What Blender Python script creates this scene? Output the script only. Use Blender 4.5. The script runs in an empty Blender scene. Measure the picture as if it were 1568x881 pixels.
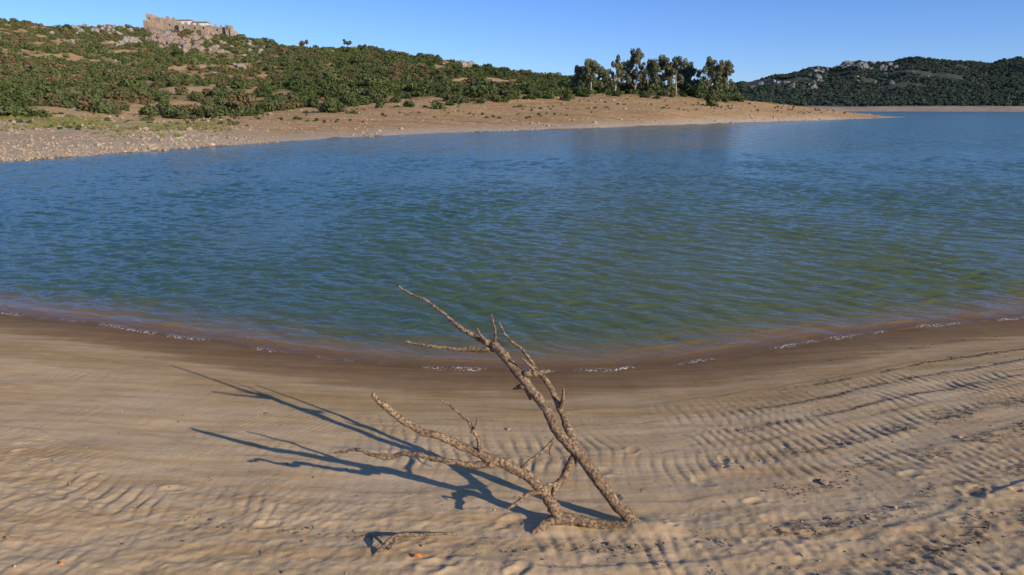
import bpy, math, random
import numpy as np
from mathutils import Vector, Matrix
random.seed(7); RNG=np.random.default_rng(11)
scene=bpy.context.scene
# ---------------------------------------------------------------- camera
H=2.4; F=1045.0; CX,CY=784.0,440.5
TH=math.atan((CY-166)/F); ST,CT=math.sin(TH),math.cos(TH)
cam=bpy.data.cameras.new("camera"); camo=bpy.data.objects.new("camera",cam)
scene.collection.objects.link(camo); scene.camera=camo
cam.sensor_width=36; cam.lens=24; cam.clip_start=0.05; cam.clip_end=20000
camo.location=(0,0,H); camo.rotation_euler=(math.pi/2-TH,0,0)
def slope(v):
    dv=(CY-v)/F
    return (-ST+dv*CT)/(CT+dv*ST)
def zv(v,y): return H+slope(v)*y          # surveyed elevation at range y
def pt(u,v,y):
    dv=(CY-v)/F; t=y/(CT+dv*ST)
    return Vector(((u-CX)/F*t, y, H+slope(v)*y))
def ta_of(u): return (u-CX)/F/1.034
# ---------------------------------------------------------------- noise
_p=RNG.permutation(256); PERM=np.concatenate([_p,_p,_p])
_ang=RNG.random(256)*2*np.pi; GX,GY=np.cos(_ang),np.sin(_ang)
def perlin(x,y):
    xi=np.floor(x).astype(np.int64); yi=np.floor(y).astype(np.int64)
    xf=x-xi; yf=y-yi; xi&=255; yi&=255
    u=xf*xf*xf*(xf*(xf*6-15)+10); v=yf*yf*yf*(yf*(yf*6-15)+10)
    def g(a,b,dx,dy):
        h=PERM[PERM[a]+b]; return GX[h]*dx+GY[h]*dy
    n00=g(xi,yi,xf,yf); n10=g(xi+1,yi,xf-1,yf); n01=g(xi,yi+1,xf,yf-1); n11=g(xi+1,yi+1,xf-1,yf-1)
    return (n00*(1-u)+n10*u)*(1-v)+(n01*(1-u)+n11*u)*v
def fbm(x,y,o=4,g=0.5):
    s=0;a=1
    for i in range(o):
        s=s+a*perlin(x*2**i+17.3*i,y*2**i-9.1*i); a*=g
    return s
def sst(a,b,x):
    t=np.clip((x-a)/(b-a),0,1); return t*t*(3-2*t)
# ---------------------------------------------------------------- mesh utils
def mesh_np(name,verts,quads,mats=(),smooth=True,attrs=None,matidx=None,link=True):
    me=bpy.data.meshes.new(name)
    nv=len(verts); me.vertices.add(nv); me.vertices.foreach_set("co",np.asarray(verts,dtype=np.float32).ravel())
    quads=np.asarray(quads,dtype=np.int32); nf,k=quads.shape
    me.loops.add(nf*k); me.loops.foreach_set("vertex_index",quads.ravel())
    me.polygons.add(nf); me.polygons.foreach_set("loop_start",np.arange(0,nf*k,k,dtype=np.int32))
    try: me.polygons.foreach_set("loop_total",np.full(nf,k,dtype=np.int32))
    except Exception: pass
    me.polygons.foreach_set("use_smooth",np.full(nf,smooth,dtype=bool))
    if matidx is not None: me.polygons.foreach_set("material_index",np.asarray(matidx,dtype=np.int32))
    for m in mats: me.materials.append(m)
    if attrs:
        for n,a in attrs.items():
            at=me.attributes.new(n,'FLOAT','POINT'); at.data.foreach_set("value",np.asarray(a,dtype=np.float32).ravel())
    me.update(calc_edges=True)
    if nv<50000: me.validate()
    ob=bpy.data.objects.new(name,me)
    if link: scene.collection.objects.link(ob)
    return ob
def grid_quads(nr,nc):
    i=np.arange(nr-1)[:,None]*nc+np.arange(nc-1)[None,:]
    i=i.ravel(); return np.stack([i,i+1,i+nc+1,i+nc],1)
# ---------------------------------------------------------------- node helper
class N:
    def __init__(s,name):
        s.m=bpy.data.materials.new(name); s.m.use_nodes=True; s.t=s.m.node_tree; s.t.nodes.clear()
        s.out=s.t.nodes.new('ShaderNodeOutputMaterial'); s.b=s.t.nodes.new('ShaderNodeBsdfPrincipled')
        s.t.links.new(s.b.outputs[0],s.out.inputs[0])
    def n(s,ty,**k):
        nd=s.t.nodes.new(ty)
        for a,b in k.items(): setattr(nd,a,b)
        return nd
    def l(s,a,b): s.t.links.new(a,b)
    def val(s,x,sock):
        if hasattr(x,'is_output'): s.l(x,sock)
        else: sock.default_value=x
    def noise(s,scale,detail=4,rough=.55,vec=None,dist=0,col=False):
        nd=s.n('ShaderNodeTexNoise'); nd.inputs['Scale'].default_value=scale; nd.inputs['Detail'].default_value=detail
        nd.inputs['Roughness'].default_value=rough; nd.inputs['Distortion'].default_value=dist
        s.l(vec if vec is not None else s.pos(),nd.inputs['Vector']); return nd.outputs['Color' if col else 'Fac']
    def pos(s):
        if not hasattr(s,'_g'): s._g=s.n('ShaderNodeNewGeometry')
        return s._g.outputs['Position']
    def mapv(s,scale=(1,1,1),rot=(0,0,0)):
        m=s.n('ShaderNodeMapping'); m.inputs['Scale'].default_value=scale; m.inputs['Rotation'].default_value=rot
        s.l(s.pos(),m.inputs['Vector']); return m.outputs[0]
    def ramp(s,fac,stops,mode='LINEAR'):
        r=s.n('ShaderNodeValToRGB'); r.color_ramp.interpolation=mode; e=r.color_ramp.elements
        while len(e)<len(stops): e.new(0.5)
        for i,(p,c) in enumerate(stops):
            e[i].position=p; e[i].color=(c,c,c,1) if isinstance(c,(int,float)) else (*c,1)
        s.l(fac,r.inputs[0]); return r.outputs[0]
    def mr(s,x,a,b,c=0.,d=1.):
        m=s.n('ShaderNodeMapRange'); s.val(x,m.inputs[0])
        for i,q in enumerate((a,b,c,d)): m.inputs[i+1].default_value=q
        return m.outputs[0]
    def math(s,op,a,b=0.):
        m=s.n('ShaderNodeMath',operation=op); s.val(a,m.inputs[0]); s.val(b,m.inputs[1]); return m.outputs[0]
    def vm(s,op,a,b=None,sc=None):
        m=s.n('ShaderNodeVectorMath',operation=op)
        for i,q in enumerate((a,b)):
            if q is None: continue
            if isinstance(q,tuple): m.inputs[i].default_value=q
            else: s.l(q,m.inputs[i])
        if sc is not None: s.val(sc,m.inputs['Scale'])
        return m.outputs[0]
    def mix(s,f,a,b,bt='MIX'):
        m=s.n('ShaderNodeMix',data_type='RGBA',blend_type=bt); s.val(f,m.inputs[0])
        for x,so in ((a,m.inputs[6]),(b,m.inputs[7])):
            if isinstance(x,tuple): so.default_value=(*x,1)
            else: s.l(x,so)
        return m.outputs[2]
    def attr(s,name): 
        a=s.n('ShaderNodeAttribute',attribute_name=name); return a.outputs['Fac']
    def bump(s,h,strength,dist,normal=None):
        b=s.n('ShaderNodeBump'); b.inputs['Strength'].default_value=strength; b.inputs['Distance'].default_value=dist
        s.l(h,b.inputs['Height'])
        if normal is not None: s.l(normal,b.inputs['Normal'])
        return b.outputs[0]
    def set(s,**k):
        for a,b in k.items():
            so=s.b.inputs[a.replace('_',' ')]
            if isinstance(b,tuple) and len(b)==3: b=(*b,1)
            s.val(b,so)
        return s.m
# ---------------------------------------------------------------- near shoreline
SX=np.array([-60,-20,-6.2,-4.8,-3.39,-2.19,-1,0.4,1.4,2.4,3.27,4.6,6.2,20,60.])
SY=np.array([22,12.0,7.9,7.45,6.94,6.44,6.12,6.0,6.12,6.48,6.9,7.35,7.75,12,24.])
_xx=np.linspace(-60,60,6001); _yy=np.interp(_xx,SX,SY)
_k=np.hanning(61); _k/=_k.sum(); _yy[30:-30]=np.convolve(_yy,_k,'valid')
def shore_y(x):
    return np.interp(x,_xx,_yy)+0.05*perlin(x*0.9,x*0+3.3)+0.035*perlin(x*2.7,x*0+8.1)+.012*perlin(x*8,x*0+1.1)
def sand_base(x,y):
    d=(shore_y(x)-y)*0.95
    zi=np.where(d>0,0.12*d-0.012*np.clip(d-3,0,99),0.10*d)
    zi=np.where(d>8,0.12*8-0.06+(d-8)*0.03,zi)
    return d,np.maximum(zi,-3.5)
def sand_z(x,y):
    d,z=sand_base(x,y)
    w=0.5*perlin(x*0.8,y*0.8)+0.25*perlin(x*2.1+5,y*2.1)
    row=d/0.40+0.8*perlin(x*.45,y*.6)+.25*perlin(x*1.9,y*2.3); ri=np.floor(row); rf=row-ri
    off=np.sin(ri*12.9898)*43.7; off=off-np.floor(off)
    ph=2*np.pi*(x/0.083+0.12*y/0.083+0.45*off+2.4*w+0.9*perlin(x*0.5+9,y*1.9)+.34*perlin(x*6,y*4))
    r=np.sin(ph)+0.35*np.sin(2*ph+0.9)
    edge=sst(0,.25,rf)*sst(1,.65,rf)
    band=sst(-.02,.48,perlin(x*0.7+2,d*1.3+31)+0.6*perlin(x*2.6,y*3.1+4)+.12*sst(-.5,1.,x))*(.25+.75*edge)
    band=band*(.45+1.1*np.clip(perlin(x*5,y*5)+.5,0,1))
    left=sst(0.3,-2.2,x)*sst(3.1,1.9,d)
    am=(0.0004+0.0031*band)*sst(0.95,1.5,d)*(1-0.75*left)
    z=z+am*r
    ph2=2*np.pi*((x*0.93-0.36*y)/0.05+1.8*perlin(x*1.1+40,y*1.1))
    z=z+0.0006*np.sin(ph2)*sst(.0,.35,perlin(x*0.9+60,y*1.4))*sst(.9,1.6,d)
    dry=sst(0.7,2.4,d)
    z=z+0.010*fbm(x*1.3,y*2.4,3)*(.25+dry)
    z=z+0.0030*fbm(x*1.1+d*1.5,d*7.,3,.6)*sst(.6,1.2,d)
    lum=np.abs(fbm(x*5.1+3,y*6.0,3,0.55)); rough=sst(2.3,3.4,d+0.6*perlin(x*.8,y*.8))
    z=z+0.013*(0.35-lum)*rough
    z=z+0.0055*np.clip(fbm(x*14,y*16,2)-0.12,0,1)*(0.2+1.3*rough)*dry
    z=z+0.0018*fbm(x*38,y*38,2)*rough
    for dd,h in ((0.72,.004),(1.05,.006),(1.42,.006),(1.75,.005),(1.95,.007),(2.25,.006),(2.55,.007),(3.15,.012),(3.9,.01)):
        q=d-dd+0.10*perlin(x*0.7+dd*7,y*0+dd)+.02*perlin(x*5,y*5)
        z=z+h*np.where(q>0,np.exp(-(q/0.09)**2),np.exp(-(q/0.022)**2))*np.clip(0.45+0.9*perlin(x*1.3+dd*3,y*1.3),0,2)
    return d,z
HOL=[]
for i in range(110):
    hx=random.uniform(-4.5,5.5); hy=random.uniform(1.9,4.1)
    if hx<0.8 and hy>3.1 and random.random()<.8: continue
    HOL.append((hx,hy,random.uniform(.015,.045),random.uniform(.003,.011),random.uniform(0,3.1)))
xs=np.concatenate([-6.5-np.geomspace(0.02,53,55)[::-1],np.linspace(-6.5,6.5,1250),6.5+np.geomspace(0.02,53,55)])
ys=np.concatenate([1.7-np.geomspace(0.02,60,50)[::-1],np.linspace(1.7,7.2,640),7.2+np.geomspace(0.02,20,60)])
X,Y=np.meshgrid(xs,ys); D,Z=sand_z(X,Y)
for hx,hy,r,h,a in HOL:
    i0,i1=np.searchsorted(ys,[hy-.3,hy+.3]); j0,j1=np.searchsorted(xs,[hx-.3,hx+.3])
    dx=X[i0:i1,j0:j1]-hx; dy=Y[i0:i1,j0:j1]-hy
    ca,sa=math.cos(a),math.sin(a); p=(dx*ca+dy*sa)/1.7; q=-dx*sa+dy*ca
    nn=perlin(dx*14+hx*9,dy*14+hy*5)
    rr=np.sqrt(p*p+q*q)/r*(1+.6*nn)
    Z[i0:i1,j0:j1]+= -h*np.exp(-rr**2*1.2)+0.45*h*np.exp(-((rr-1.5)/.4)**2)*(1+1.5*nn)
for (u,v,y,r,h) in ((990,812,3.03,.085,.035),(850,800,3.05,.08,.018)):
    b=pt(u,v,y); Z+=h*np.exp(-(((X-b.x)/r/1.6)**2+((Y-b.y)/r)**2))
st=np.zeros_like(X)
nz=fbm(X*3,Y*5,4,.6); nzf=fbm(X*10,Y*20,3,.65)
BANDS=((1.12,.024,2.2,2.8,1.0,.3),(1.42,.022,1.6,2.6,1.,.3),(1.72,.028,1.2,2.2,.9,.25),(2.2,.07,1.2,2.4,.95,.2),(2.6,.09,1.4,2.8,.9,.2),(3.0,.07,-.2,1.0,1.,.2),(3.4,.11,.8,2.0,1.,.2),(3.9,.14,1.2,2.2,1.,.15),(3.02,.03,-1.8,-.8,.5,0),(0.62,.012,1.5,2.6,.5,0))
for dd,w,s0,s1,a,bo in BANDS:
    q=D-dd+0.12*perlin(X*.8+dd*9,X*0+2)+.03*perlin(X*3,Y*3)
    thin=1 if dd<1.8 else 0
    st=np.maximum(st,a*np.exp(-(q/w)**2)*sst(s0,s1,X)*sst(-.2,.15,nz+bo)*sst(-.3,.1,perlin(X*.6+dd*4,X*0+dd)+.1+bo)*(thin*.8+(1-thin*.8)*sst(-.15,.25,nzf)))
s=N("sand_material")
sd=s.attr("sd"); nA=s.noise(1.3,4); nB=s.noise(9,4,.65); nC=s.noise(240,2,.7); nD=s.noise(38,4,.6)
strk=s.noise(2.2,4,.6,s.mapv((.3,2.2,1)))
dn=s.math('ADD',sd,s.mr(strk,0.3,.7,-.16,.16))
dry=s.ramp(s.mr(dn,0,5),[(0,(.25,.150,.062)),(.06,(.32,.20,.088)),(.122,(.40,.262,.125)),(.158,(.60,.435,.245)),(.22,(.56,.395,.20)),(.30,(.70,.52,.305)),(.55,(.70,.52,.31)),(1,(.67,.495,.295))])
strk2=s.noise(3.5,4,.6,s.mapv((.25,3.5,1)))
dry=s.mix(s.mr(strk2,.45,.62),dry,s.mix(1.,dry,(.88,.82,.72),'MULTIPLY'))
c=s.mix(s.mr(nA,.35,.65),dry,s.mix(1.,dry,(.90,.87,.82),'MULTIPLY'))
c=s.mix(s.mr(nB,.3,.7),s.mix(1.,c,(.90,.88,.85),'MULTIPLY'),c)
c=s.mix(s.mr(nC,.25,.75),s.mix(1.,c,(.78,.75,.72),'MULTIPLY'),s.mix(1.,c,(1.1,1.09,1.08),'MULTIPLY'))
spk=s.math('GREATER_THAN',s.noise(75,2,.5),.70)
c=s.mix(s.math('MULTIPLY',spk,.5),c,(.18,.14,.10))
stn=s.attr("stain"); c=s.mix(s.math('MULTIPLY',stn,s.mr(nD,.40,.56,.35,1.)),c,(.105,.080,.060))
wet=s.mr(dn,.45,.72,1,0)
h=s.math('ADD',s.math('MULTIPLY',nD,.5),s.math('MULTIPLY',nC,.25))
s.l(s.bump(h,.5,.01),s.b.inputs['Normal'])
sandm=s.set(Base_Color=c,Roughness=s.mr(wet,0,1,.95,.75),Specular_IOR_Level=s.mr(wet,0,1,.1,.15))
sand=mesh_np("sand_beach",np.stack([X,Y,Z],-1).reshape(-1,3),grid_quads(*X.shape),[sandm],attrs={"sd":D,"stain":st})
def ground_near(x,y):
    d,z=sand_z(np.array([x],float),np.array([y],float)); return float(z[0])
# ---------------------------------------------------------------- water
cs=np.concatenate([np.linspace(-6,-.95,70)[:-1],np.linspace(-.95,.95,1100),np.linspace(.95,6,70)[1:]])
rs=np.concatenate([np.geomspace(4.6,50,1050),np.geomspace(50,9000,70)[1:]])
TA,WY=np.meshgrid(cs,rs); WX=TA*WY
wd=(WY-shore_y(WX))*.95
WZ=np.zeros_like(WX)
wx=WX+0.22*perlin(WX*.7,WY*.7)+.06*perlin(WX*2.9,WY*2.9); wy=WY+0.25*perlin(WX*.5+7,WY*.7+3)+.07*perlin(WX*2.3+4,WY*3)
sp=0.0022*WY
rw=np.random.default_rng(5)
for i in range(36):
    lam=0.11*(0.62/0.11)**(i/35.0); th=rw.normal(0,.38)+.34
    kx,ky=math.sin(th),math.cos(th); k=2*math.pi/lam
    a=0.0066*lam
    ph=k*(wx*kx+wy*ky)+rw.random()*6.28
    fade=sst(3.,6.,lam/sp)
    WZ+=a*fade*(np.sin(ph)+.3*np.cos(2*ph))
gust=0.85+0.7*fbm(WX*.3,WY*.14,3)
WZ*=np.clip(gust,.25,2)*(.12+.88*sst(0.05,1.1,wd))*sst(48,28,WY)
for dd,hh,w in ((.03,.014,.022),(.24,.012,.035),(.50,.009,.05),(.85,.008,.06)):
    q=wd-dd-.10*perlin(WX*.8+dd*20,WX*0+dd)-.03*perlin(WX*4,WX*0+dd*3)
    WZ+=hh*np.where(q>0,np.exp(-(q/w/1.8)**2),np.exp(-(q/w/.7)**2))*np.clip(.45+perlin(WX*1.4+dd*9,WY*0+dd*3)*1.8,0,1.5)*(wd>-.5)
WZ+=0.002
s=N("reservoir_water")
wdn=s.attr("wd"); 
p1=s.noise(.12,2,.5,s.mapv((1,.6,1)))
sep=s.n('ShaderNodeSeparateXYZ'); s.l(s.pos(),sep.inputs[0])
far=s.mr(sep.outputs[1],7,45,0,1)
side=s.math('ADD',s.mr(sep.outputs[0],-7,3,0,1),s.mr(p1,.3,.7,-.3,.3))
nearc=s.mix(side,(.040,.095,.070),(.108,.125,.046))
c=s.mix(s.ramp(far,[(0,0.),(.3,.5),(1,1.)]),nearc,(.034,.110,.095))  # green-to-teal shift paints in reflection tint as well as turbid depth colour
wn=s.math('ADD',wdn,s.mr(s.noise(1.6,3),.3,.7,-.15,.15))
c=s.mix(s.ramp(s.mr(wn,0,1.3),[(0,1.),(.18,.9),(.36,.5),(.65,.15),(1,0.)]),c,(.27,.150,.055))
fo=s.math('MULTIPLY',s.ramp(s.mr(wdn,-.03,.09),[(0,1.),(.5,1.),(1,0.)]),s.mr(s.noise(40,4,.7),.51,.60))
fo=s.math('MULTIPLY',fo,s.mr(s.noise(1.5,2),.46,.56))
c=s.mix(fo,c,(.78,.73,.66))
def slopes(v,sc,det,amp):
    nv=s.vm('SUBTRACT',s.noise(sc,det,.6,v,.3,True),(.5,.5,.5)); nv=s.vm('MULTIPLY',nv,(amp*.7,amp,0.)); return nv
v1=s.mapv((1.0,2.0,1),(0,0,.35)); v2=s.mapv((1.0,2.8,1),(0,0,.22))
k1=slopes(v1,15,2,.34); k2=slopes(v2,3.2,3,.42); k3=slopes(v2,1.1,3,.60)
w2=s.mr(sep.outputs[1],8,40,.30,1.); w3=s.mr(sep.outputs[1],22,50,0,1.)
nrm=s.vm('ADD',s._g.outputs['Normal'],s.vm('ADD',k1,s.vm('ADD',s.vm('SCALE',k2,None,w2),s.vm('SCALE',k3,None,w3))))
s.l(s.vm('NORMALIZE',nrm),s.b.inputs['Normal'])
# turbid, silt-laden water: lower effective index
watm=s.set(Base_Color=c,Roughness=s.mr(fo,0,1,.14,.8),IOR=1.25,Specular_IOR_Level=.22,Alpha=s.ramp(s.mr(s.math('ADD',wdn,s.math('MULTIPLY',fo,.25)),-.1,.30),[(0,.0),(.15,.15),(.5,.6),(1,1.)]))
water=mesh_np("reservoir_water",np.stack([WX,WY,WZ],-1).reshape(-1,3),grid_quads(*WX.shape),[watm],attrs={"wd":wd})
# ---------------------------------------------------------------- far bank + hillside
T=[ #u, vs, (v2,y2),(v3,y3),(v4,y4),(v5,y5)
(-900,300,(190,50),(150,85),(70,190),(0,330)),
(-300,268,(186,56),(152,88),(78,190),(12,335)),
(0,248,(185,60),(157,90),(90,200),(29,350)),
(110,240,(188,60),(161,92),(100,210),(48,370)),
(180,235,(190,61),(168,95),(106,215),(45,385)),
(240,231,(191,61),(176,98),(112,220),(46,400)),
(300,227,(192,62),(177,100),(116,222),(46,400)),
(370,222,(191,64),(170,105),(120,225),(59,395)),
(430,218,(190,70),(166,112),(120,228),(69,385)),
(500,213,(187,75),(157,120),(118,230),(73,372)),
(560,210,(184,80),(155,124),(118,230),(76,360)),
(650,205.5,(181,86),(150,130),(122,225),(93,345)),
(780,201,(176,100),(147,140),(129,215),(113,320)),
(900,197,(172,107),(148,150),(140,200),(125,300)),
(1010,193,(170,116),(147,155),(143,182),(138,260)),
(1120,189,(172,128),(152,162),(157,200),(169,260)),
(1180,187,(173,138),(158,168),(163,200),(172,250)),
(1250,185,(175,152),(166,180),(170,205),(177,240)),
(1330,182,(178.5,180),(175,197),(177,215),(180,238)),
(1400,179.6,(179.9,205),(182,215),(184,228),(186,245)),
(1500,178,(184,215),(187,225),(189,240),(190,260)),
(2400,178,(184,215),(187,225),(189,240),(190,260))]
TU=np.array([ta_of(r[0]) for r in T])
KY=[];KZ=[]
ysr=np.array([-H/slope(r[1]) for r in T])
KY.append(ysr*.8);KZ.append(np.full(len(T),-3.))
KY.append(ysr);KZ.append(np.array([0. if r[0]<=1400 else -1.5 for r in T]))
for k in range(2,6):
    KY.append(np.array([r[k][1] for r in T],float))
    KZ.append(np.array([zv(r[k][0],r[k][1]) for r in T]))
KY.append(KY[-1]*1.35); KZ.append(KZ[-1]*.75-4)
KY.append(KY[-1]*1.5); KZ.append(KZ[-1]*.2-4)
tfine=np.linspace(TU[0],TU[-1],1500)
def smooth(a):
    a=np.interp(tfine,TU,a); k=np.hanning(25);k/=k.sum(); p=np.pad(a,12,mode='edge'); return np.convolve(p,k,'valid')
KYf=[smooth(a) for a in KY]; KZf=[smooth(a) for a in KZ]
def hill(ta,y,detail=True):
    ky=[np.interp(ta,tfine,a) for a in KYf]; kz=[np.interp(ta,tfine,a) for a in KZf]
    z=np.where(y<ky[0],kz[0],0.)
    for i in range(len(ky)-1):
        m=(y>=ky[i])&(y<ky[i+1]); t=(y-ky[i])/(ky[i+1]-ky[i]); z=np.where(m,kz[i]+(kz[i+1]-kz[i])*t,z)
    z=np.where(y>=ky[-1],kz[-1],z)
    x=ta*y
    inh=sst(0,1,(y-ky[2])/(ky[4]-ky[2])); land=sst(0,12,y-ky[1])
    if detail:
        z=z+land*(0.22*fbm(x*.09,y*.09,4)+.07*fbm(x*.7,y*.7,3)+ .05*perlin(x*2,y*2))
        z=z+land*.10*np.abs(perlin(x*.06,(y-ky[1])*.45))*(1-inh)
        z=z+inh*sst(.42,.2,ta)*(3.2*fbm(x*.018+4,y*.018,4)*(.4+.6*sst(.3,-.1,ta)))
        z=z+(1-land)*.12*fbm(x*.25,y*.25,3)*(y>ky[1]*.9)
    return z,ky
tc=np.concatenate([np.linspace(-1.6,-.85,90)[:-1],np.linspace(-.85,.62,900),np.linspace(.62,1.2,30)[1:]])
yr=np.concatenate([np.geomspace(17,110,330),np.geomspace(110,430,240)[1:],np.geomspace(430,1100,40)[1:]])
A,YY=np.meshgrid(tc,yr); ZZ,KK=hill(A,YY); XX=A*YY
shr=YY-KK[1]
def vegmask(x,y,ta,ky):
    e=(y-ky[3])/25.0 + 1.1*fbm(x*.03,y*.03,3)+.5*perlin(x*.12,y*.12)
    v=sst(-.5,.45,e)
    clr=sst(.06,.28,fbm(x*.030+30,y*.015+8,4,.65)-np.clip((y-ky[3])/260,0,.35)*.3+.06*sst(-.3,-.6,ta))
    v=v*(1-.93*clr); v=v*sst(.345,.315,ta)
    return v
VG=vegmask(XX,YY,A,KK)
gold=sst(-8,8,YY-KK[2]+6*perlin(XX*.06,YY*.06))
grn=np.exp(-((YY-KK[2]-1+4*perlin(XX*.05,YY*.05))/3.)**2)*sst(-.46,-.55,A)*sst(0,.35,perlin(XX*.5,YY*.3)+.15)*.6+ .8*np.exp(-((YY-KK[3]-2)/5.)**2)*sst(.35,.37,A)*sst(.44,.40,A)
s=N("hillside_soil")
a_sh=s.attr("shr"); a_v=s.attr("veg"); a_g=s.attr("gold"); a_gr=s.attr("green"); a_l=s.attr("leftness")
n1=s.noise(.12,4,.6); n2=s.noise(1.1,5,.65); n3=s.noise(5,4,.7); n4=s.noise(.5,4,.6,s.mapv((.25,2.2,1)))
peb=s.mix(s.mr(n3,.35,.65),(.34,.24,.14),(.56,.42,.275))
red=s.mix(s.mr(n2,.35,.65),(.29,.150,.062),(.44,.26,.118))
red=s.mix(s.mr(n4,.42,.56),red,(.46,.30,.15))
red=s.mix(s.mr(n4,.38,.30),red,(.21,.12,.055))
base=s.mix(s.math('ADD',a_l,s.mr(n1,.3,.7,-.35,.35)),red,peb)
gol=s.mix(s.mr(n2,.35,.65),(.42,.25,.095),(.58,.37,.16))
base=s.mix(s.math('MULTIPLY',s.math('MULTIPLY',a_g,s.mr(a_l,0,1,.35,1)),s.mr(n1,.3,.6,.25,.9)),base,gol)
edge=s.mr(s.math('ADD',a_sh,s.mr(n2,.3,.7,-2.5,2.5)),2,9,1,0)
base=s.mix(edge,base,s.mix(s.mr(n3,.3,.7),(.38,.285,.19),(.58,.46,.32)))
base=s.mix(s.mr(a_sh,.0,.7,1,0),base,(.18,.125,.08))
base=s.mix(a_gr,base,(.20,.22,.06))
vegc=s.mix(s.mr(n2,.35,.65),(.12,.10,.045),(.30,.21,.11))
base=s.mix(s.math('MULTIPLY',a_v,.8),base,vegc)
s.l(s.bump(s.math('ADD',n3,s.math('MULTIPLY',n2,1.5)),.6,.2),s.b.inputs['Normal'])
hm=s.set(Base_Color=base,Roughness=.95,Specular_IOR_Level=.1)
left=sst(-.30,-.52,A)
mesh_np("hillside_terrain",np.stack([XX,YY,ZZ],-1).reshape(-1,3),grid_quads(*XX.shape),[hm],attrs={"shr":shr,"veg":VG,"gold":gold,"green":np.clip(grn,0,1),"leftness":left})
# ---------------------------------------------------------------- distant hill
U2=np.array([200,700,1000,1080,1120,1170,1230,1262,1305,1350,1400,1440,1480,1500,1545,1568,1700,1900,2300,3200.])
V2=np.array([162,160,150,139,131,118,105,107,96,101,89,85,88,91,86,91,82,98,110,140.])
tu2=ta_of(U2); tf2=np.linspace(tu2[0],tu2[-1],1600); sk=np.interp(tf2,tu2,V2)
def hill2(ta,y):
    z5=H+slope(np.interp(ta,tf2,sk))*1150; x=ta*y
    y1=540+25*perlin(ta*14,ta*0+2)-70*sst(.5,.8,ta)
    kys=[y1*.9,y1,650,1150,1700,2600]; kzs=[-4,0,zv(161.5,650),z5,z5*.6,20]
    z=np.where(y<kys[0],-4.,20.)
    for i in range(5):
        t=(y-kys[i])/(kys[i+1]-kys[i]); 
        tt=t if i!=2 else t*(.75+.25*t)
        z=np.where((t>=0)&(t<1),kzs[i]+(kzs[i+1]-kzs[i])*tt,z)
    m=sst(650,900,y)
    z=z+m*(14*fbm(x*.0065,y*.0065,5)-2)+ .8*fbm(x*.05,y*.05,3)*sst(y1,y1+40,y)
    return z,y1
tc2=np.linspace(tu2[0],tu2[-1],900); yr2=np.geomspace(450,3500,260)
A2,Y2=np.meshgrid(tc2,yr2); Z2,y12=hill2(A2,Y2); X2=A2*Y2
s=N("distant_hill_ground")
n1=s.noise(.02,4); n2=s.noise(.15,5,.65)
c=s.mix(s.mr(n2,.3,.7),(.045,.062,.046),(.095,.10,.066))  # slight blue in these greens is distance haze painted into the ground
c=s.mix(s.mr(n1,.56,.72),c,(.13,.11,.08))
c=s.mix(s.attr("bank"),c,s.mix(s.mr(n2,.3,.7),(.30,.20,.13),(.46,.34,.235)))
hm2=s.set(Base_Color=c,Roughness=.95,Specular_IOR_Level=.1)
mesh_np("distant_hill",np.stack([X2,Y2,Z2],-1).reshape(-1,3),grid_quads(*X2.shape),[hm2],attrs={"bank":sst(640,600,Y2+10*perlin(X2*.03,Y2*.03))})
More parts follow.
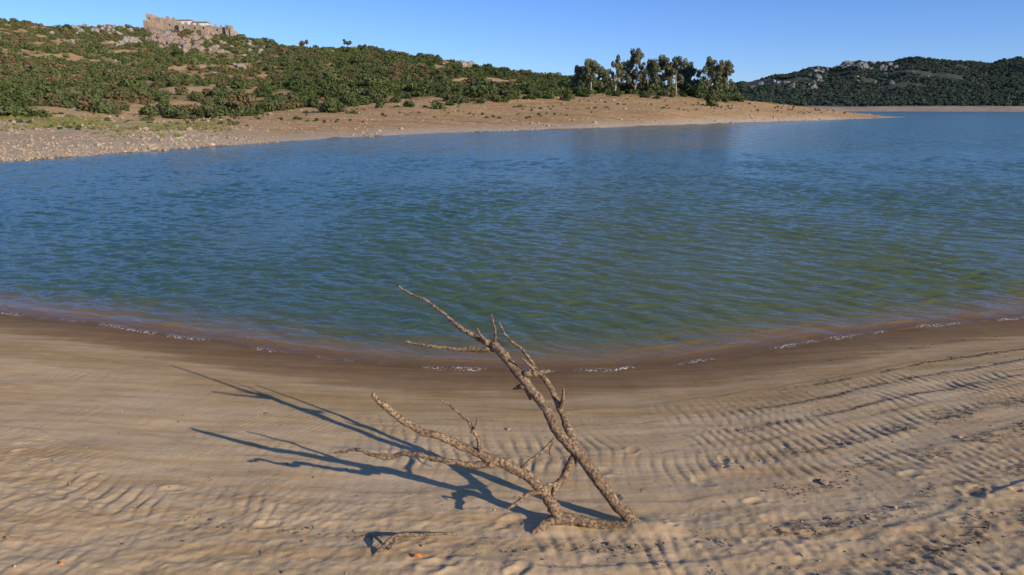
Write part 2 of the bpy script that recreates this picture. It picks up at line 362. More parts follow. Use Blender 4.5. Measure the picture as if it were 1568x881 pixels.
# ---------------------------------------------------------------- instancing via geometry nodes
def lib(name,objs):
    c=bpy.data.collections.new(name)
    for o in objs: c.objects.link(o)
    return c
def scatter(name,pts,scl,coll,nvar,tilt=.15,zs=None):
    pts=np.asarray(pts,dtype=np.float32); n=len(pts)
    me=bpy.data.meshes.new(name); me.vertices.add(n); me.vertices.foreach_set("co",pts.ravel())
    sc=np.asarray(scl,dtype=np.float32)
    if sc.ndim==1: sc=np.stack([sc*RNG.uniform(.85,1.2,n),sc*RNG.uniform(.85,1.2,n),sc*RNG.uniform(.75,1.15,n)],1)
    a=me.attributes.new("iscale",'FLOAT_VECTOR','POINT'); a.data.foreach_set("vector",sc.astype(np.float32).ravel())
    r=np.stack([RNG.normal(0,tilt,n),RNG.normal(0,tilt,n),RNG.uniform(0,6.28,n)],1).astype(np.float32)
    a=me.attributes.new("irot",'FLOAT_VECTOR','POINT'); a.data.foreach_set("vector",r.ravel())
    a=me.attributes.new("iidx",'INT','POINT'); a.data.foreach_set("value",RNG.integers(0,nvar,n).astype(np.int32))
    ob=bpy.data.objects.new(name,me); scene.collection.objects.link(ob)
    g=bpy.data.node_groups.new(name+"_nodes",'GeometryNodeTree')
    g.interface.new_socket("Geometry",in_out='INPUT',socket_type='NodeSocketGeometry')
    g.interface.new_socket("Geometry",in_out='OUTPUT',socket_type='NodeSocketGeometry')
    gi=g.nodes.new('NodeGroupInput'); go=g.nodes.new('NodeGroupOutput')
    m2p=g.nodes.new('GeometryNodeMeshToPoints'); iop=g.nodes.new('GeometryNodeInstanceOnPoints'); ci=g.nodes.new('GeometryNodeCollectionInfo')
    ci.inputs['Collection'].default_value=coll; ci.inputs['Separate Children'].default_value=True; ci.inputs['Reset Children'].default_value=True
    def at(nm,ty):
        q=g.nodes.new('GeometryNodeInputNamedAttribute'); q.data_type=ty; q.inputs['Name'].default_value=nm
        return [o for o in q.outputs if o.enabled and o.name=='Attribute'][0]
    L=g.links.new
    L(gi.outputs[0],m2p.inputs['Mesh']); L(m2p.outputs[0],iop.inputs['Points']); L(ci.outputs[0],iop.inputs['Instance'])
    iop.inputs['Pick Instance'].default_value=True
    L(at('iidx','INT'),iop.inputs['Instance Index']); L(at('irot','FLOAT_VECTOR'),iop.inputs['Rotation']); L(at('iscale','FLOAT_VECTOR'),iop.inputs['Scale'])
    L(iop.outputs[0],go.inputs[0])
    md=ob.modifiers.new("instances",'NODES'); md.node_group=g
    return ob
def foliage(name,c1,c2,c3,sc=.03,brown=None,trans=0.,east=False):
    s=N(name); oi=s.n('ShaderNodeObjectInfo')
    c=s.mix(oi.outputs['Random'],c1,c2)
    nn=s.noise(sc,2)
    c=s.mix(s.mr(nn,.42,.62),c,c3)
    if brown: c=s.mix(s.math('MULTIPLY',s.mr(nn,.46,.58),s.math('GREATER_THAN',oi.outputs['Random'],.62)),c,brown)
    if east:
        sp_=s.n('ShaderNodeSeparateXYZ'); s.l(s.pos(),sp_.inputs[0])
        c=s.mix(s.mr(sp_.outputs[0],-120,-20,0,1),c,s.mix(1.,c,(.68,.74,.70),'MULTIPLY'))
    if trans:
        tr=s.n('ShaderNodeBsdfTranslucent'); s.l(c,tr.inputs[0]); mx=s.n('ShaderNodeMixShader'); mx.inputs[0].default_value=trans
        s.l(s.b.outputs[0],mx.inputs[1]); s.l(tr.outputs[0],mx.inputs[2]); s.l(mx.outputs[0],s.out.inputs[0])
    return s.set(Base_Color=c,Roughness=.7,Specular_IOR_Level=.15)
fol=foliage("scrub_foliage",(.066,.096,.026),(.165,.175,.058),(.120,.132,.048),.03,(.19,.125,.060),0,True)
fol2=foliage("distant_scrub_foliage",(.046,.072,.050),(.084,.102,.062),(.062,.082,.054),.01)  # aerial haze tinted into the leaf colour as bluish green
eucf=foliage("eucalyptus_foliage",(.160,.180,.090),(.245,.240,.130),(.21,.20,.11),.2,None,.25)
def leafcloud(centers,radii,n,size,flat=1.,seed=0,inner=.45):
    r=np.random.default_rng(seed); centers=np.array(centers,float); radii=np.array(radii,float)
    w=(radii.min(1) if radii.ndim>1 else radii)**2; idx=r.choice(len(centers),n,p=w/w.sum())
    d=r.normal(size=(n,3)); d/=np.linalg.norm(d,axis=1)[:,None]
    rad=radii[idx] if radii.ndim>1 else radii[idx][:,None]*np.array([1,1,flat])
    p=centers[idx]+d*rad*(r.uniform(inner,1.08,n)**.6)[:,None]
    nr=d+r.normal(size=(n,3))*.5; nr/=np.linalg.norm(nr,axis=1)[:,None]
    t=np.cross(nr,r.normal(size=(n,3))); t/=np.linalg.norm(t,axis=1)[:,None]; b=np.cross(nr,t)
    sz=size*r.uniform(.6,1.4,n)[:,None]
    V=np.stack([p-t*sz,p+b*sz*.6,p+t*sz,p-b*sz*.6],1).reshape(-1,3)
    return V,np.arange(4*n).reshape(-1,4)
def make_bush(name,mat,seed,n=420,size=.13):
    r=random.Random(seed); cs=[];rd=[]
    for i in range(r.randint(5,9)):
        a=r.uniform(0,6.28); q=r.uniform(0,.62); R=r.uniform(.32,.6)
        cs.append((q*math.cos(a),q*math.sin(a),r.uniform(.25,.75))); rd.append(R)
    V,Q=leafcloud(cs,rd,n,size,.85,seed)
    V[:,2]=np.maximum(V[:,2],-.1)
    return mesh_np(name,V,Q,[mat],False,link=False)
bushes=lib("scrub_bush_variants",[make_bush("scrub_bush_variant",fol,i) for i in range(7)])
bushes2=lib("distant_bush_variants",[make_bush("distant_bush_variant",fol2,20+i,220,.2) for i in range(5)])
def rockmat(name,a,b,sc=1.5):
    s=N(name); oi=s.n('ShaderNodeObjectInfo')
    c=s.mix(s.mr(s.noise(sc,4,.65),.35,.65),a,b); c=s.mix(s.math('MULTIPLY',oi.outputs['Random'],.6),c,s.mix(1.,c,(.6,.54,.47),'MULTIPLY'))
    s.l(s.bump(s.noise(sc*3,4,.7),.7,.3/sc),s.b.inputs['Normal'])
    return s.set(Base_Color=c,Roughness=.9,Specular_IOR_Level=.2)
import bmesh
def make_rock(name,mat,seed,sub=2):
    bm=bmesh.new(); bmesh.ops.create_icosphere(bm,subdivisions=sub,radius=1)
    r=np.random.default_rng(seed); pl=[(Vector(r.normal(size=3)).normalized(),r.uniform(.5,.85)) for _ in range(11)]
    for v in bm.verts:
        for nrm,dd in pl:
            q=v.co.dot(nrm)
            if q>dd: v.co-=nrm*(q-dd)
        v.co*=1+r.uniform(-.05,.05)
    me=bpy.data.meshes.new(name); bm.to_mesh(me); bm.free(); me.materials.append(mat)
    return bpy.data.objects.new(name,me)
rk_st=rockmat("pale_shore_stone",(.32,.235,.15),(.56,.44,.31),3)
rk_gr=rockmat("granite_rock",(.27,.235,.19),(.46,.41,.35),.5)
rk_dg=rockmat("distant_granite",(.22,.20,.185),(.38,.355,.32),.12)
rk_pk=rockmat("crag_rock",(.25,.185,.145),(.43,.325,.255),.6)
stones=lib("stone_variants",[make_rock("stone_variant",rk_st,i,2) for i in range(5)])
grans=lib("granite_variants",[make_rock("granite_variant",rk_gr,10+i,3) for i in range(5)])
dgrans=lib("distant_granite_variants",[make_rock("distant_granite_variant",rk_dg,70+i,3) for i in range(5)])
pinks=lib("crag_variants",[make_rock("crag_variant",rk_pk,30+i,3) for i in range(4)])
def find(u,v):
    t=ta_of(u); yy=np.linspace(80,405,800); z,_=hill(np.full(800,t),yy,True); vv=slope(v)
    q=(z-H)/yy; i=int(np.argmin(np.abs(q-vv))); return t*yy[i],yy[i],z[i]
def find2(u,v):
    t=ta_of(u); yy=np.linspace(650,1160,600); z,_=hill2(np.full(600,t),yy); q=(z-H)/yy; i=int(np.argmin(np.abs(q-slope(v)))); return t*yy[i],yy[i],z[i]
def clump(specs,fn,up=0.):
    P=[];S=[]
    for (u,v,du,dv,n,sz) in specs:
        for i in range(n):
            p=fn(u+random.gauss(0,du),v+random.gauss(0,dv)); s_=sz*random.uniform(.35,1.2); P.append((p[0],p[1],p[2]+up*s_)); S.append((s_*random.uniform(.7,1.4),s_,s_*random.uniform(.6,1.25)))
    return P,S
PA,SA=clump([(262,60,9,6,80,2.3),(285,68,9,5,46,2.0),(312,72,7,4,22,1.8),(345,75,10,5,26,1.6),(250,50,8,3,22,1.8),(330,58,18,3,26,1.6)],find,.2)
scatter("castle_crag",PA,SA,pinks,4,.3)
PB,SB=clump([(190,47,22,3,46,1.6),(215,62,16,5,26,1.5),(140,42,12,3,16,1.4),(205,72,10,3,12,1.3),(400,76,12,6,16,1.4),(710,99,12,2.5,34,1.5),(745,105,14,2.,30,1.3),(380,100,10,4,6,1.2),(520,80,15,6,8,1.2),(100,60,40,8,14,1.1),(450,72,15,3,8,1.1),(300,95,80,15,14,.9)],find,.3)
scatter("hilltop_boulders",PB,SB,grans,5,.3)
n=64000; yb=np.sqrt(RNG.uniform(70**2,400**2,n)); tb=RNG.uniform(-1.15,.345,n)
zb,kb=hill(tb,yb); vb=vegmask(tb*yb,yb,tb,kb)
cl=sst(-.30,.22,fbm(tb*yb*.11,yb*.11,2))
keep=(RNG.random(n)<vb*(.14+.58*cl)*(.85+.45*sst(-.45,-.15,tb))+.006*(yb>kb[2]+8))&(yb<kb[5]*1.04)&(tb<.325)
RP=np.array([(p[0],p[1],s[0]) for p,s in zip(PA+PB,SA+SB)]); xb=tb*yb
for rx,ry,rr in RP: keep&=((xb-rx)**2+(yb-ry+1.2)**2>(rr*1.4)**2)|(RNG.random(n)<.08)
tb,yb,zb=tb[keep],yb[keep],zb[keep]
sb=np.exp(RNG.normal(-.05,.45,len(tb))); sb=np.clip(sb,.35,2.8)
scatter("hillside_scrub",np.stack([tb*yb,yb,zb-.15*sb],1),sb,bushes,7)
n=1100; u=RNG.uniform(-100,880,n); t=ta_of(u); ky3=np.interp(t,tfine,KYf[3]); y=ky3+RNG.normal(0,9,n)-6
z,_=hill(t,y); keep=perlin(t*y*.09,y*.09)>.10
scatter("bank_edge_bushes",np.stack([t*y,y,z-.2],1)[keep],RNG.uniform(.35,1.7,n)[keep],bushes,7)
n=900; u=RNG.uniform(-100,1300,n); t=ta_of(u); k1=np.interp(t,tfine,KYf[1]);k3=np.interp(t,tfine,KYf[3]); y=k1+(k3-k1)*RNG.uniform(.25,1,n); z,_=hill(t,y)
keep=(perlin(t*y*.12+50,y*.12)>.0)&(z>.2)
scatter("bank_low_shrubs",np.stack([t*y,y,z-.03],1)[keep],RNG.uniform(.1,.34,n)[keep],bushes,7)
n=420; u=RNG.uniform(780,1116,n); t=ta_of(u); y=np.interp(t,tfine,KYf[3])+RNG.uniform(3,30,n); z,_=hill(t,y)
scatter("treeline_undergrowth",np.stack([t*y,y,z-.2],1),RNG.uniform(.7,1.5,n),bushes,7)
n=30000; y=np.sqrt(RNG.uniform(635**2,1230**2,n)); t=RNG.uniform(.18,1.15,n); z,_=hill2(t,y)
k=((fbm(t*y*.012,y*.012,3)>-.28)|(y<680))&(RNG.random(n)<.85)
scatter("distant_hill_scrub",np.stack([t*y,y,z-.5],1)[k],RNG.uniform(1.4,4.0,n)[k],bushes2,5)
P,S=clump([(1245,117,7,7,28,5.2),(1305,102,14,3.5,40,5.4),(1350,104,8,3,18,5),(1240,135,12,6,12,4.4),(1190,125,12,6,9,4.2),(1330,112,25,8,14,4),(1400,110,30,8,6,4),(1150,140,15,6,4,4)],find2,.2)
scatter("distant_hill_boulders",P,S,dgrans,5,.3)
n=26000; t=RNG.uniform(-1.0,.52,n); kk=np.interp(t,tfine,KYf[1]); k2=np.interp(t,tfine,KYf[3])
y=kk+(k2-kk)*RNG.random(n)**1.5*1.0-.3; z,_=hill(t,y)
lf=sst(-.3,-.5,t)
den=sst(-.25,.45,fbm(t*y*.15,y*.15,3)+.5*lf*sst(.8,.2,(y-kk)/30)-.10)*(.45+.55*lf)
k=(RNG.random(n)<den)&(z>-.05)
sc=np.exp(RNG.normal(-2.9,.55,n))*(.6+y/115.)
scatter("shore_stones",np.stack([t*y,y,z],1)[k],np.clip(sc,.02,.36)[k],stones,5,.5)
n=2600; t=RNG.uniform(-.95,-.40,n); kk=np.interp(t,tfine,KYf[2]); y=kk+RNG.normal(-1,5,n); z,_=hill(t,y)
gm=foliage("bank_grass",(.19,.20,.05),(.30,.27,.10),(.25,.22,.08),.1)
def make_tuft(seed):
    r=np.random.default_rng(seed); m=60; a=r.uniform(0,6.28,m); q=r.uniform(0,.6,m); b=np.stack([q*np.cos(a),q*np.sin(a),0*q],1)
    ln=np.stack([r.normal(0,.35,m),r.normal(0,.35,m),r.uniform(.5,1.,m)],1); w=np.stack([np.cos(a+1.5),np.sin(a+1.5),0*a],1)*.06
    V=np.stack([b-w,b+w,b+ln],1).reshape(-1,3); return mesh_np("tuft_variant",V,np.arange(3*m).reshape(-1,3),[gm],False,link=False)
tufts=lib("tuft_variants",[make_tuft(i) for i in range(3)])
k=RNG.random(n)<sst(-.2,.3,perlin(t*y*.2,y*.1)+.0)
scatter("bank_grass",np.stack([t*y,y,z],1)[k],RNG.uniform(.12,.32,n)[k],tufts,3)
# ---------------------------------------------------------------- tubes
def catmull(P,R,sub):
    P=[np.array(p,float) for p in P]; Q=[2*P[0]-P[1]]+P+[2*P[-1]-P[-2]]; out=[];rad=[]
    for i in range(1,len(Q)-2):
        for j in range(sub):
            t=j/sub; a,b,c,d=Q[i-1:i+3]
            out.append(.5*((2*b)+(-a+c)*t+(2*a-5*b+4*c-d)*t*t+(-a+3*b-3*c+d)*t**3)); rad.append(R[i-1]*(1-t)+R[i]*t)
    out.append(P[-1]); rad.append(R[-1]); return np.array(out),np.array(rad)
class Tubes:
    def __init__(s): s.V=[];s.Q=[];s.M=[];s.n=0
    def add(s,P,R,seg=10,sub=6,jit=0.,rj=0.,mi=0,seed=0):
        C,rad=catmull(P,R,sub); r=np.random.default_rng(seed+len(s.V)*13)
        m=len(C); tt=np.arange(m)
        if jit: C=C+np.stack([perlin(tt*.23+seed*7+q*31.7,tt*0+q*3.3+.4) for q in range(3)],1)*jit*1.5+np.stack([perlin(tt*.7+seed*5+q*11.7,tt*0+q*5.3+.4) for q in range(3)],1)*jit*.6
        if rj: rad=rad*(1+rj*2*perlin(tt*.45+seed*3.1,tt*0+.7)+rj*r.uniform(-.4,.4,m))
        T=np.gradient(C,axis=0); T/=np.linalg.norm(T,axis=1)[:,None]+1e-9
        u=np.cross(T[0],[.3,.5,.81]); u/=np.linalg.norm(u); a=np.linspace(0,2*np.pi,seg,endpoint=False)
        vs=[]
        for i in range(m):
            u=u-T[i]*np.dot(u,T[i]); u/=np.linalg.norm(u); w=np.cross(T[i],u)
            rr=rad[i]*(1+ (rj*.8*perlin(np.cos(a)*1.3+i*.14+seed,np.sin(a)*1.3+seed*2.) if rj else 0*a))
            vs.append(C[i]+rr[:,None]*(np.cos(a)[:,None]*u+np.sin(a)[:,None]*w))
        vs.append((C[0]-T[0]*rad[0]*.4)[None]); vs.append((C[-1]+T[-1]*rad[-1]*.6)[None]); V=np.concatenate(vs); s.V.append(V)
        for i in range(m-1):
            for j in range(seg):
                s.Q.append((s.n+i*seg+j,s.n+i*seg+(j+1)%seg,s.n+(i+1)*seg+(j+1)%seg,s.n+(i+1)*seg+j)); s.M.append(mi)
        e0=s.n+m*seg; e1=e0+1
        for j in range(0,seg,2):
            s.Q.append((e0,s.n+(j+2)%seg,s.n+(j+1)%seg,s.n+j)); s.M.append(mi)
            b=s.n+(m-1)*seg; s.Q.append((e1,b+j,b+(j+1)%seg,b+(j+2)%seg)); s.M.append(mi)
        s.n+=len(V)
s=N("weathered_wood")
co=s.n('ShaderNodeTexCoord').outputs['Object']
n1=s.noise(9,4,.6,co); n2=s.noise(70,5,.7,co); n3=s.noise(260,3,.7,co)
c=s.mix(s.mr(n1,.35,.65),(.26,.165,.09),(.48,.335,.20)); c=s.mix(s.mr(n2,.42,.60),(.09,.055,.034),c)
c=s.mix(s.mr(n3,.6,.75),c,(.57,.44,.31))
s.l(s.bump(s.math('ADD',n2,s.math('MULTIPLY',n3,.4)),.8,.004),s.b.inputs['Normal'])
wood=s.set(Base_Color=c,Roughness=.85,Specular_IOR_Level=.2)
tb_=Tubes(); WS=.84
def br(pts,jit=.006,rj=.12,seed=0,seg=12,sub=7):
    P=[pt(u,v,y) for u,v,y,w in pts]; R=[w*WS/2/290. for u,v,y,w in pts]
    tb_.add(P,R,seg,sub,jit,rj,0,seed)
br([(1005,820,2.99,16),(978,805,3.05,20),(952,782,3.09,22),(925,748,3.15,20),(900,714,3.22,21),(880,690,3.27,22),(856,664,3.32,19),(842,636,3.36,18),(826,612,3.41,17),(806,588,3.46,18),(788,566,3.51,17),(772,545,3.55,18),(756,528,3.6,17)],.006,.10,1)
br([(758,530,3.6,15),(738,521,3.62,12),(715,508,3.66,8.5),(695,494,3.70,7.5),(672,474,3.76,6.5),(648,459,3.82,6),(626,449,3.87,5),(608,437,3.9,4)],.006,.15,2,8)
br([(764,536,3.59,13),(742,535,3.61,11),(715,535,3.64,10),(690,534,3.66,8),(660,530,3.68,7),(636,526,3.70,6),(620,523,3.7,5)],.005,.15,3,8)
br([(745,524,3.6,8),(735,512,3.58,5),(731,503,3.57,3)],.002,.1,4,6)
br([(757,528,3.6,7),(759,510,3.61,5),(756,496,3.62,4),(753,481,3.62,2.5)],.003,.1,5,6)
br([(884,694,3.27,19),(876,668,3.33,16),(866,646,3.38,14),(856,622,3.43,13),(845,598,3.48,11),(832,577,3.53,10),(815,556,3.58,7),(800,536,3.62,6),(783,522,3.66,5),(771,509,3.69,4.5),(764,494,3.72,3)],.006,.12,6)
br([(858,628,3.42,10),(862,612,3.40,8),(863,596,3.38,4)],.001,.1,7,6)
br([(792,566,3.52,9),(806,572,3.47,12),(822,572,3.46,13),(842,568,3.47,6)],.003,.25,8,8)
br([(820,572,3.5,9),(812,560,3.47,7),(798,548,3.46,3)],.002,.15,9,6)
br([(786,596,3.5,5),(800,592,3.46,11),(808,600,3.45,9),(812,612,3.45,5)],.002,.2,10,8)
br([(985,812,3.03,20),(955,808,3.04,22),(920,804,3.05,18),(890,798,3.06,19),(862,795,3.07,22),(840,800,3.06,20),(815,817,2.98,12)],.005,.12,11)
br([(858,797,3.07,22),(848,778,3.09,24),(832,755,3.11,20),(815,735,3.13,18),(795,722,3.14,18),(775,711,3.15,20),(752,703,3.15,17),(725,691,3.14,14),(700,680,3.14,14),(675,669,3.13,13),(648,661,3.12,13),(625,648,3.12,13),(600,632,3.11,12),(583,616,3.10,11),(571,604,3.1,8)],.006,.12,12)
br([(778,712,3.15,16),(752,711,3.13,13),(725,713,3.13,12),(700,709,3.13,10),(672,704,3.14,9),(645,698,3.16,9),(622,695,3.18,9),(600,700,3.2,9),(580,700,3.2,7),(560,692,3.22,6),(540,689,3.24,6),(525,692,3.25,5.5),(512,694,3.25,3)],.007,.2,13,8)
br([(600,699,3.2,7),(585,696,3.2,5),(578,698,3.2,2)],.001,.1,23,6)
br([(742,702,3.15,10),(735,688,3.13,8),(733,672,3.12,7),(722,655,3.12,6),(715,643,3.12,6),(700,630,3.12,5),(688,620,3.12,4),(674,613,3.12,3)],.004,.15,14,8)
br([(722,662,3.12,5),(728,652,3.10,3),(731,640,3.1,2)],.001,.1,15,6)
br([(846,762,3.1,9),(852,745,3.16,14),(864,730,3.2,15),(872,712,3.24,16),(880,698,3.27,14)],.003,.1,16,8)
br([(838,742,3.12,5),(850,742,3.15,11),(862,738,3.2,8)],.002,.1,17,6)
br([(800,716,3.14,7),(815,703,3.18,6),(832,690,3.24,6),(848,672,3.3,5)],.004,.1,18,6)
br([(848,672,3.31,5),(842,690,3.25,4),(845,705,3.22,2)],.002,.1,24,6)
br([(828,752,3.1,12),(808,757,3.08,9),(795,768,3.05,8),(778,779,3.02,5)],.004,.2,19,8)
br([(802,762,3.06,6),(792,758,3.05,4),(786,765,3.04,2)],.001,.1,20,6)
mesh_np("dead_branch",np.concatenate(tb_.V),tb_.Q,[wood])
tb_=Tubes()
br([(700,818,2.93,5),(670,817,2.90,5),(640,819,2.87,6),(608,820,2.84,7),(592,832,2.80,7),(578,846,2.77,6),(566,858,2.74,6),(558,872,2.72,4)],.003,.15,21,8)
br([(608,820,2.84,5),(600,838,2.81,4),(588,850,2.78,3)],.002,.1,22,6)
mesh_np("fallen_twig",np.concatenate(tb_.V),tb_.Q,[wood])
# ---------------------------------------------------------------- beach litter
s=N("sand_clod"); sandc=s.set(Base_Color=s.mix(s.mr(s.noise(60,3),.3,.7),(.34,.235,.135),(.55,.40,.24)),Roughness=.95)
s=N("dark_debris"); debm=s.set(Base_Color=s.mix(s.mr(s.noise(40,3),.3,.7),(.05,.038,.03),(.16,.115,.08)),Roughness=.9)
clods=lib("clod_variants",[make_rock("clod_variant",sandc,50+i,2) for i in range(4)])
debs=[]
for i in range(5):
    tt_=Tubes(); r=random.Random(i)
    if i<3: tt_.add([(-.9,0,0),(-.3,r.uniform(-.2,.2),.1),(.3,r.uniform(-.2,.2),.05),(.9,r.uniform(-.3,.3),.0)],[.05,.1,.09,.03],6,3)
    else: tt_.add([(-.5,0,0),(0,r.uniform(-.2,.2),.1),(.5,0,0)],[.1,.3,.12],6,3)
    debs.append(mesh_np("debris_variant",np.concatenate(tt_.V),tt_.Q,[debm],link=False))
debs=lib("debris_variants",debs)
def on_sand(x,y): d,z=sand_z(x,y); return d,z
n=2600; x=RNG.uniform(-6,6,n); y=RNG.uniform(1.6,6.2,n); d,z=on_sand(x,y)
k=(d>.85)&(RNG.random(n)<.06+.40*sst(2.4,3.2,d)+.1*(perlin(x*1.1,y*1.6)>.15))
sc=np.clip(np.exp(RNG.normal(-5.5,.45,n)),.002,.010)
scatter("sand_clods",np.stack([x,y,z],1)[k],sc[k],clods,4,.6)
n=14000
bi=RNG.choice(len(BANDS),n,p=np.array([4,4,4,8,9,9,10,8,2,1.])/59)
B=np.array(BANDS)[bi]; x=B[:,2]+(6-B[:,2])*RNG.random(n); x=np.where(bi==8,RNG.uniform(-2,1,n),x)
dd=B[:,0]+RNG.normal(0,1,n)*B[:,1]*.8-.12*perlin(x*.8+B[:,0]*9,x*0+2.)
ex=RNG.random(n)<.14; dd=np.where(ex,RNG.uniform(1.2,4.3,n),dd); x=np.where(ex,RNG.uniform(-5,6,n),x)
y=shore_y(x)-dd/.95
k=(RNG.random(n)<sst(-.2,.2,fbm(x*3,y*5,4,.6)+.1)*.8)&(y>1.6); x,y=x[k],y[k]; d,z=on_sand(x,y)
scatter("strandline_debris",np.stack([x,y,z+.001],1),np.clip(np.exp(RNG.normal(-4.85,.45,len(x))),.003,.024),debs,5,.15)
def place(u,v):
    y=3.0
    for _ in range(30):
        g=ground_near((u-CX)/F*y/(CT+(CY-v)/F*ST),y); y=(g-H)/slope(v)
    return pt(u,v,y)
s=N("dry_leaf"); lfm=s.set(Base_Color=s.mix(s.mr(s.noise(60,3),.3,.7),(.60,.15,.02),(.75,.28,.05)),Roughness=.6)
for i,(u,v,sz) in enumerate(((640,855,.024),(95,866,.016),(12,826,.010),(468,832,.010),(1015,868,.010))):
    p=place(u,v); me=bpy.data.meshes.new("dry_leaf"); bm=bmesh.new(); L=9; top=[];bot=[]
    for j in range(L):
        t=j/(L-1); w=.42*math.sin(math.pi*t**.8)*sz; top.append(bm.verts.new(((t-.5)*2*sz,w,.35*sz*math.sin(t*3)+.2*w))); bot.append(bm.verts.new(((t-.5)*2*sz,-w-1e-5,.35*sz*math.sin(t*3)+.7*w)))
    for j in range(L-1): bm.faces.new((top[j],top[j+1],bot[j+1],bot[j]))
    bm.to_mesh(me); bm.free(); me.materials.append(lfm); o=bpy.data.objects.new("dry_leaf",me); scene.collection.objects.link(o)
    o.location=p+Vector((0,0,.009)); o.rotation_euler=(.6,.2,(.2,-.3,.4,1.,.5)[i])
for (u,v,sz) in ((778,658,.02),(1262,740,.03),(1470,670,.02),(1370,778,.02),(107,741,.012),(1020,800,.02)):
    p=place(u,v); o=make_rock("beach_pebble",sandc,int(u),3); scene.collection.objects.link(o); o.location=p+Vector((0,0,sz*.2)); o.scale=(sz,sz*.8,sz*.5); o.rotation_euler=(0,0,u)
# ---------------------------------------------------------------- eucalyptus trees
s=N("eucalyptus_bark"); bark=s.set(Base_Color=s.mix(s.mr(s.noise(1.5,3),.35,.65),(.24,.18,.13),(.50,.43,.35)),Roughness=.8)
def euc(u,vtop,yoff,wd_,seed,dens=1.):
    r=random.Random(seed); t=ta_of(u); y=float(np.interp(t,tfine,KYf[3]))+yoff; z=float(hill(np.array([t]),np.array([y]))[0][0]); hgt=zv(vtop,y)-z
    tt=Tubes(); lean=r.uniform(-.08,.08)
    tp=[(lean*h*hgt+r.uniform(-.15,.15),r.uniform(-.15,.15),h*hgt-.3*(h==0)) for h in (0,.18,.38,.6,.85)]; rr=[.22,.17,.13,.09,.05]; tt.add(tp,rr,7,3)
    cs=[];rd=[]
    for i in range(r.randint(12,15)):
        h0=r.uniform(.10,.78); b=np.array([lean*h0*hgt,0,h0*hgt]); a=r.uniform(0,6.28); L=wd_*r.uniform(.3,.8)*(1.15-.6*h0)
        e=b+np.array([L*math.cos(a),L*math.sin(a),hgt*r.uniform(.08,.2)]); m=(b+e)/2+np.array([0,0,-.15*L*.5]); tt.add([b,m,e],[.08,.05,.025],5,3)
        for j in range(r.randint(2,4)):
            q=e+np.array([r.gauss(0,.45),r.gauss(0,.45),r.gauss(0,.6)])*wd_*.28; q[2]=min(q[2],hgt*.95); cs.append(q); R=r.uniform(.4,.9)*wd_*.27; rd.append((R,R,R*r.uniform(.9,1.7)))
    for j in range(5):
        cs.append(np.array([lean*hgt+r.gauss(0,.28),r.gauss(0,.28),hgt*(.72+.055*j)])); rd.append((.2*wd_,.2*wd_,.26*wd_))
    V,Q=leafcloud(cs,rd,int(4700*dens),.18,1,seed,.25)
    V0=np.concatenate(tt.V); Qa=np.array(tt.Q+(Q+len(V0)).tolist()); M=tt.M+[1]*len(Q)
    o=mesh_np("eucalyptus_tree",np.concatenate([V0,V]),Qa,[bark,eucf],False,matidx=M); o.location=(t*y,y,z); return o
for i,(u,vt,yo,w,dn_) in enumerate([(886,101,6,2.2,.8),(903,92,2,2.6,1),(922,104,8,2.8,1),(940,84,0,2.0,.7),(956,94,8,2.8,1),(970,76,4,2.6,1.1),(990,92,2,2.8,1.1),(1012,86,6,3.3,1.3),(1034,88,1,3.0,1.2),(1055,96,8,2.8,1),(1076,88,3,2.8,1),(1098,92,1,2.6,.9),(1111,98,6,2.2,.8),(1046,106,10,3.2,.9),(1088,103,9,3.,.9)]):
    euc(u,vt,yo,w,100+i,dn_)
def oak(u,v,h,w,seed):
    x,y,z=find(u,v); r=random.Random(seed); tt=Tubes(); tt.add([(0,0,-.5),(.1,0,h*.35),(0,.1,h*.75)],[.3,.22,.1],7,3)
    cs=[];rd=[]
    for i in range(9):
        a=r.uniform(0,6.28); L=w*r.uniform(.2,.8); e=np.array([L*math.cos(a),L*math.sin(a),h*r.uniform(.4,.85)]); tt.add([(0,0,h*.3),e*.6+np.array([0,0,h*.15]),e],[.12,.08,.04],5,3); cs.append(e); R=w*r.uniform(.25,.42); rd.append((R,R,R*.8))
    V,Q=leafcloud(cs,rd,900,.28,1,seed); V0=np.concatenate(tt.V)
    o=mesh_np("oak_tree",np.concatenate([V0,V]),np.array(tt.Q+(Q+len(V0)).tolist()),[bark,fol],False,matidx=tt.M+[1]*len(Q)); o.location=(x,y,z)
for i,(u,v,h,w) in enumerate([(472,72,4.5,2.4),(538,74,4.8,2.2),(122,48,3.2,2.3),(620,90,3.0,2.2),(212,46,2.7,2),(560,78,2.8,2.3)]): oak(u,v,h,w,300+i)
# ---------------------------------------------------------------- castle
castle=bpy.data.objects.new("ruined_castle",None); scene.collection.objects.link(castle)
cm=rockmat("castle_stone",(.36,.27,.195),(.56,.44,.335),.5)
s=N("whitewash"); wh=s.set(Base_Color=s.mix(s.mr(s.noise(.6,4),.3,.7),(.60,.57,.52),(.80,.78,.74)),Roughness=.9)
s=N("roof_tile"); rt=s.set(Base_Color=s.mix(s.mr(s.noise(2,4),.3,.7),(.30,.15,.09),(.42,.24,.15)),Roughness=.9)
s=N("dark_opening"); dk=s.set(Base_Color=(.02,.018,.015),Roughness=.9)
YC=396.
def boxbm(bm,x0,x1,y0,y1,z0,z1):
    r=bmesh.ops.create_cube(bm,size=1); 
    for v in r['verts']: v.co=Vector((x0+(v.co.x+.5)*(x1-x0),y0+(v.co.y+.5)*(y1-y0),z0+(v.co.z+.5)*(z1-z0)))
def part(nm,bm,mat):
    me=bpy.data.meshes.new(nm); bm.to_mesh(me); bm.free(); me.materials.append(mat); o=bpy.data.objects.new(nm,me); scene.collection.objects.link(o); o.parent=castle; return o
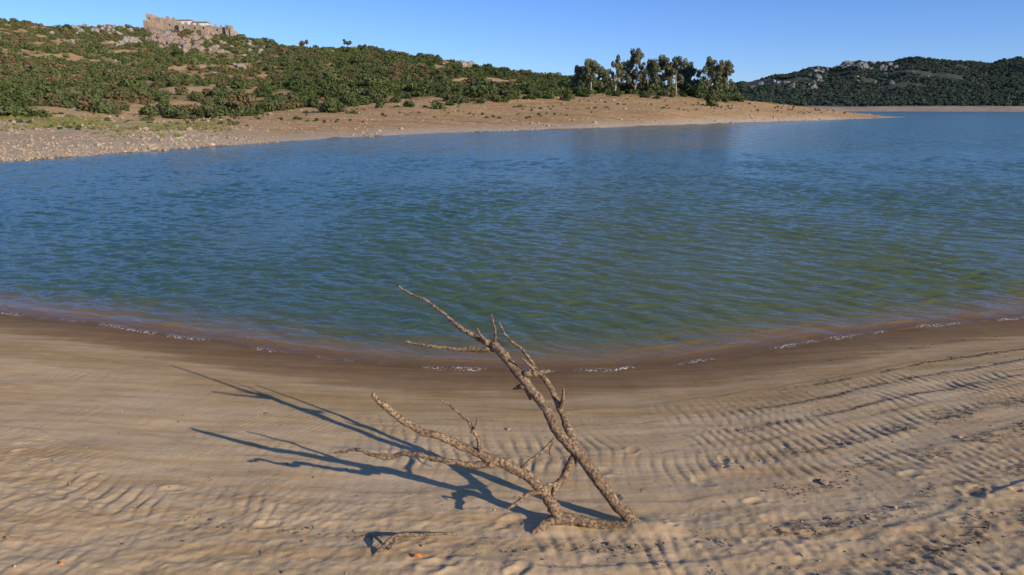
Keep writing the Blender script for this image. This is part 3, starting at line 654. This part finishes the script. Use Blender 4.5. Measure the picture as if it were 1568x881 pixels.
def wall(nm,u0,u1,vtop0,vtop1,y,th=3,mer=True,vb=60,mat=cm):
    bm=bmesh.new(); x0,x1=ta_of(u0)*y,ta_of(u1)*y; n=max(2,int((x1-x0)/1.5)); r=random.Random(int(u0))
    for i in range(n):
        a=x0+(x1-x0)*i/n; b=x0+(x1-x0)*(i+1)/n; zt=zv(vtop0+(vtop1-vtop0)*i/n,y)+(r.uniform(-.5,.3) if mer else 0); boxbm(bm,a,b-.002,y,y+th,zv(vb,y),zt)
        if mer and i%2==0 and r.random()<.7: boxbm(bm,a+.1,b-.1,y+.05,y+.7,zt+.002,zt+.9)
    return part(nm,bm,mat)
wall("keep_tower",241,250,21,22,YC-2,7); wall("keep_wall",250,262,27,26,YC-1,6)
wall("curtain_wall_west",262,288,29,35,YC,2); wall("curtain_wall_centre",288,332,37,40,YC-3,2.5); wall("curtain_wall_east",332,357,40,42,YC-1,2)
wall("east_tower",357,364,37,38,YC-3,5); wall("east_bastion",364,371,46,50,YC-4,5); wall("inner_keep",270,284,28,30,YC+8,6)
wall("west_outwork",236,243,34,32,YC-5,5)
wall("white_house",286,306,32,32,YC+4,5,False,45,wh); wall("white_house_annex",308,330,35,35,YC+5,5,False,45,wh)
bm=bmesh.new()
for (u0,u1,vt,y) in ((286,306,32,YC+4),(308,330,35,YC+5)):
    x0,x1=ta_of(u0)*y,ta_of(u1)*y; z=zv(vt,y)+.02
    vs=[bm.verts.new(p) for p in ((x0-.3,y-.4,z),(x1+.3,y-.4,z),(x1+.3,y+5.4,z),(x0-.3,y+5.4,z),(x0,y+2.5,z+.9),(x1,y+2.5,z+.9))]
    for f in ((0,1,5,4),(2,3,4,5),(1,2,5),(3,0,4),(3,2,1,0)): bm.faces.new([vs[q] for q in f])
part("house_roofs",bm,rt)
bm=bmesh.new()
for u,v,y in ((246,28,YC-2.06),(275,38,YC-.06),(295,42,YC-3.06),(312,43,YC-3.06),(325,43,YC-3.06),(345,46,YC-1.06),(360,43,YC-3.06)):
    x=ta_of(u)*y; z=zv(v,y); boxbm(bm,x-.3,x+.3,y-.02,y+.1,z-.7,z+.5)
part("arrow_slits",bm,dk)
# ---------------------------------------------------------------- light
EL=22.
Sd=Vector((.777*math.cos(math.radians(EL)),-.629*math.cos(math.radians(EL)),math.sin(math.radians(EL))))
L=bpy.data.lights.new("sun",'SUN'); L.energy=5.0; L.angle=math.radians(.53); L.color=(1,.90,.73)
lo=bpy.data.objects.new("sun",L); scene.collection.objects.link(lo); lo.rotation_euler=Sd.to_track_quat('Z','Y').to_euler(); lo.location=(20,-20,30)
w=bpy.data.worlds.new("World"); scene.world=w; w.use_nodes=True; nt=w.node_tree
bg=nt.nodes.get('Background') or nt.nodes.new('ShaderNodeBackground')
sky=nt.nodes.new('ShaderNodeTexSky'); sky.sky_type='NISHITA'; sky.sun_disc=False
sky.sun_elevation=math.radians(EL); sky.sun_rotation=math.atan2(.777,-.629); sky.air_density=1.0; sky.dust_density=0.; sky.ozone_density=4.0; sky.altitude=1200
tint=nt.nodes.new('ShaderNodeMix'); tint.data_type='RGBA'; tint.blend_type='MULTIPLY'; tint.inputs[0].default_value=1.; tint.inputs[7].default_value=(.74,.92,1.36,1)
nt.links.new(sky.outputs[0],tint.inputs[6]); nt.links.new(tint.outputs[2],bg.inputs[0]); bg.inputs[1].default_value=.114
scene.view_settings.view_transform='Standard'; scene.view_settings.look='None'; scene.view_settings.exposure=0
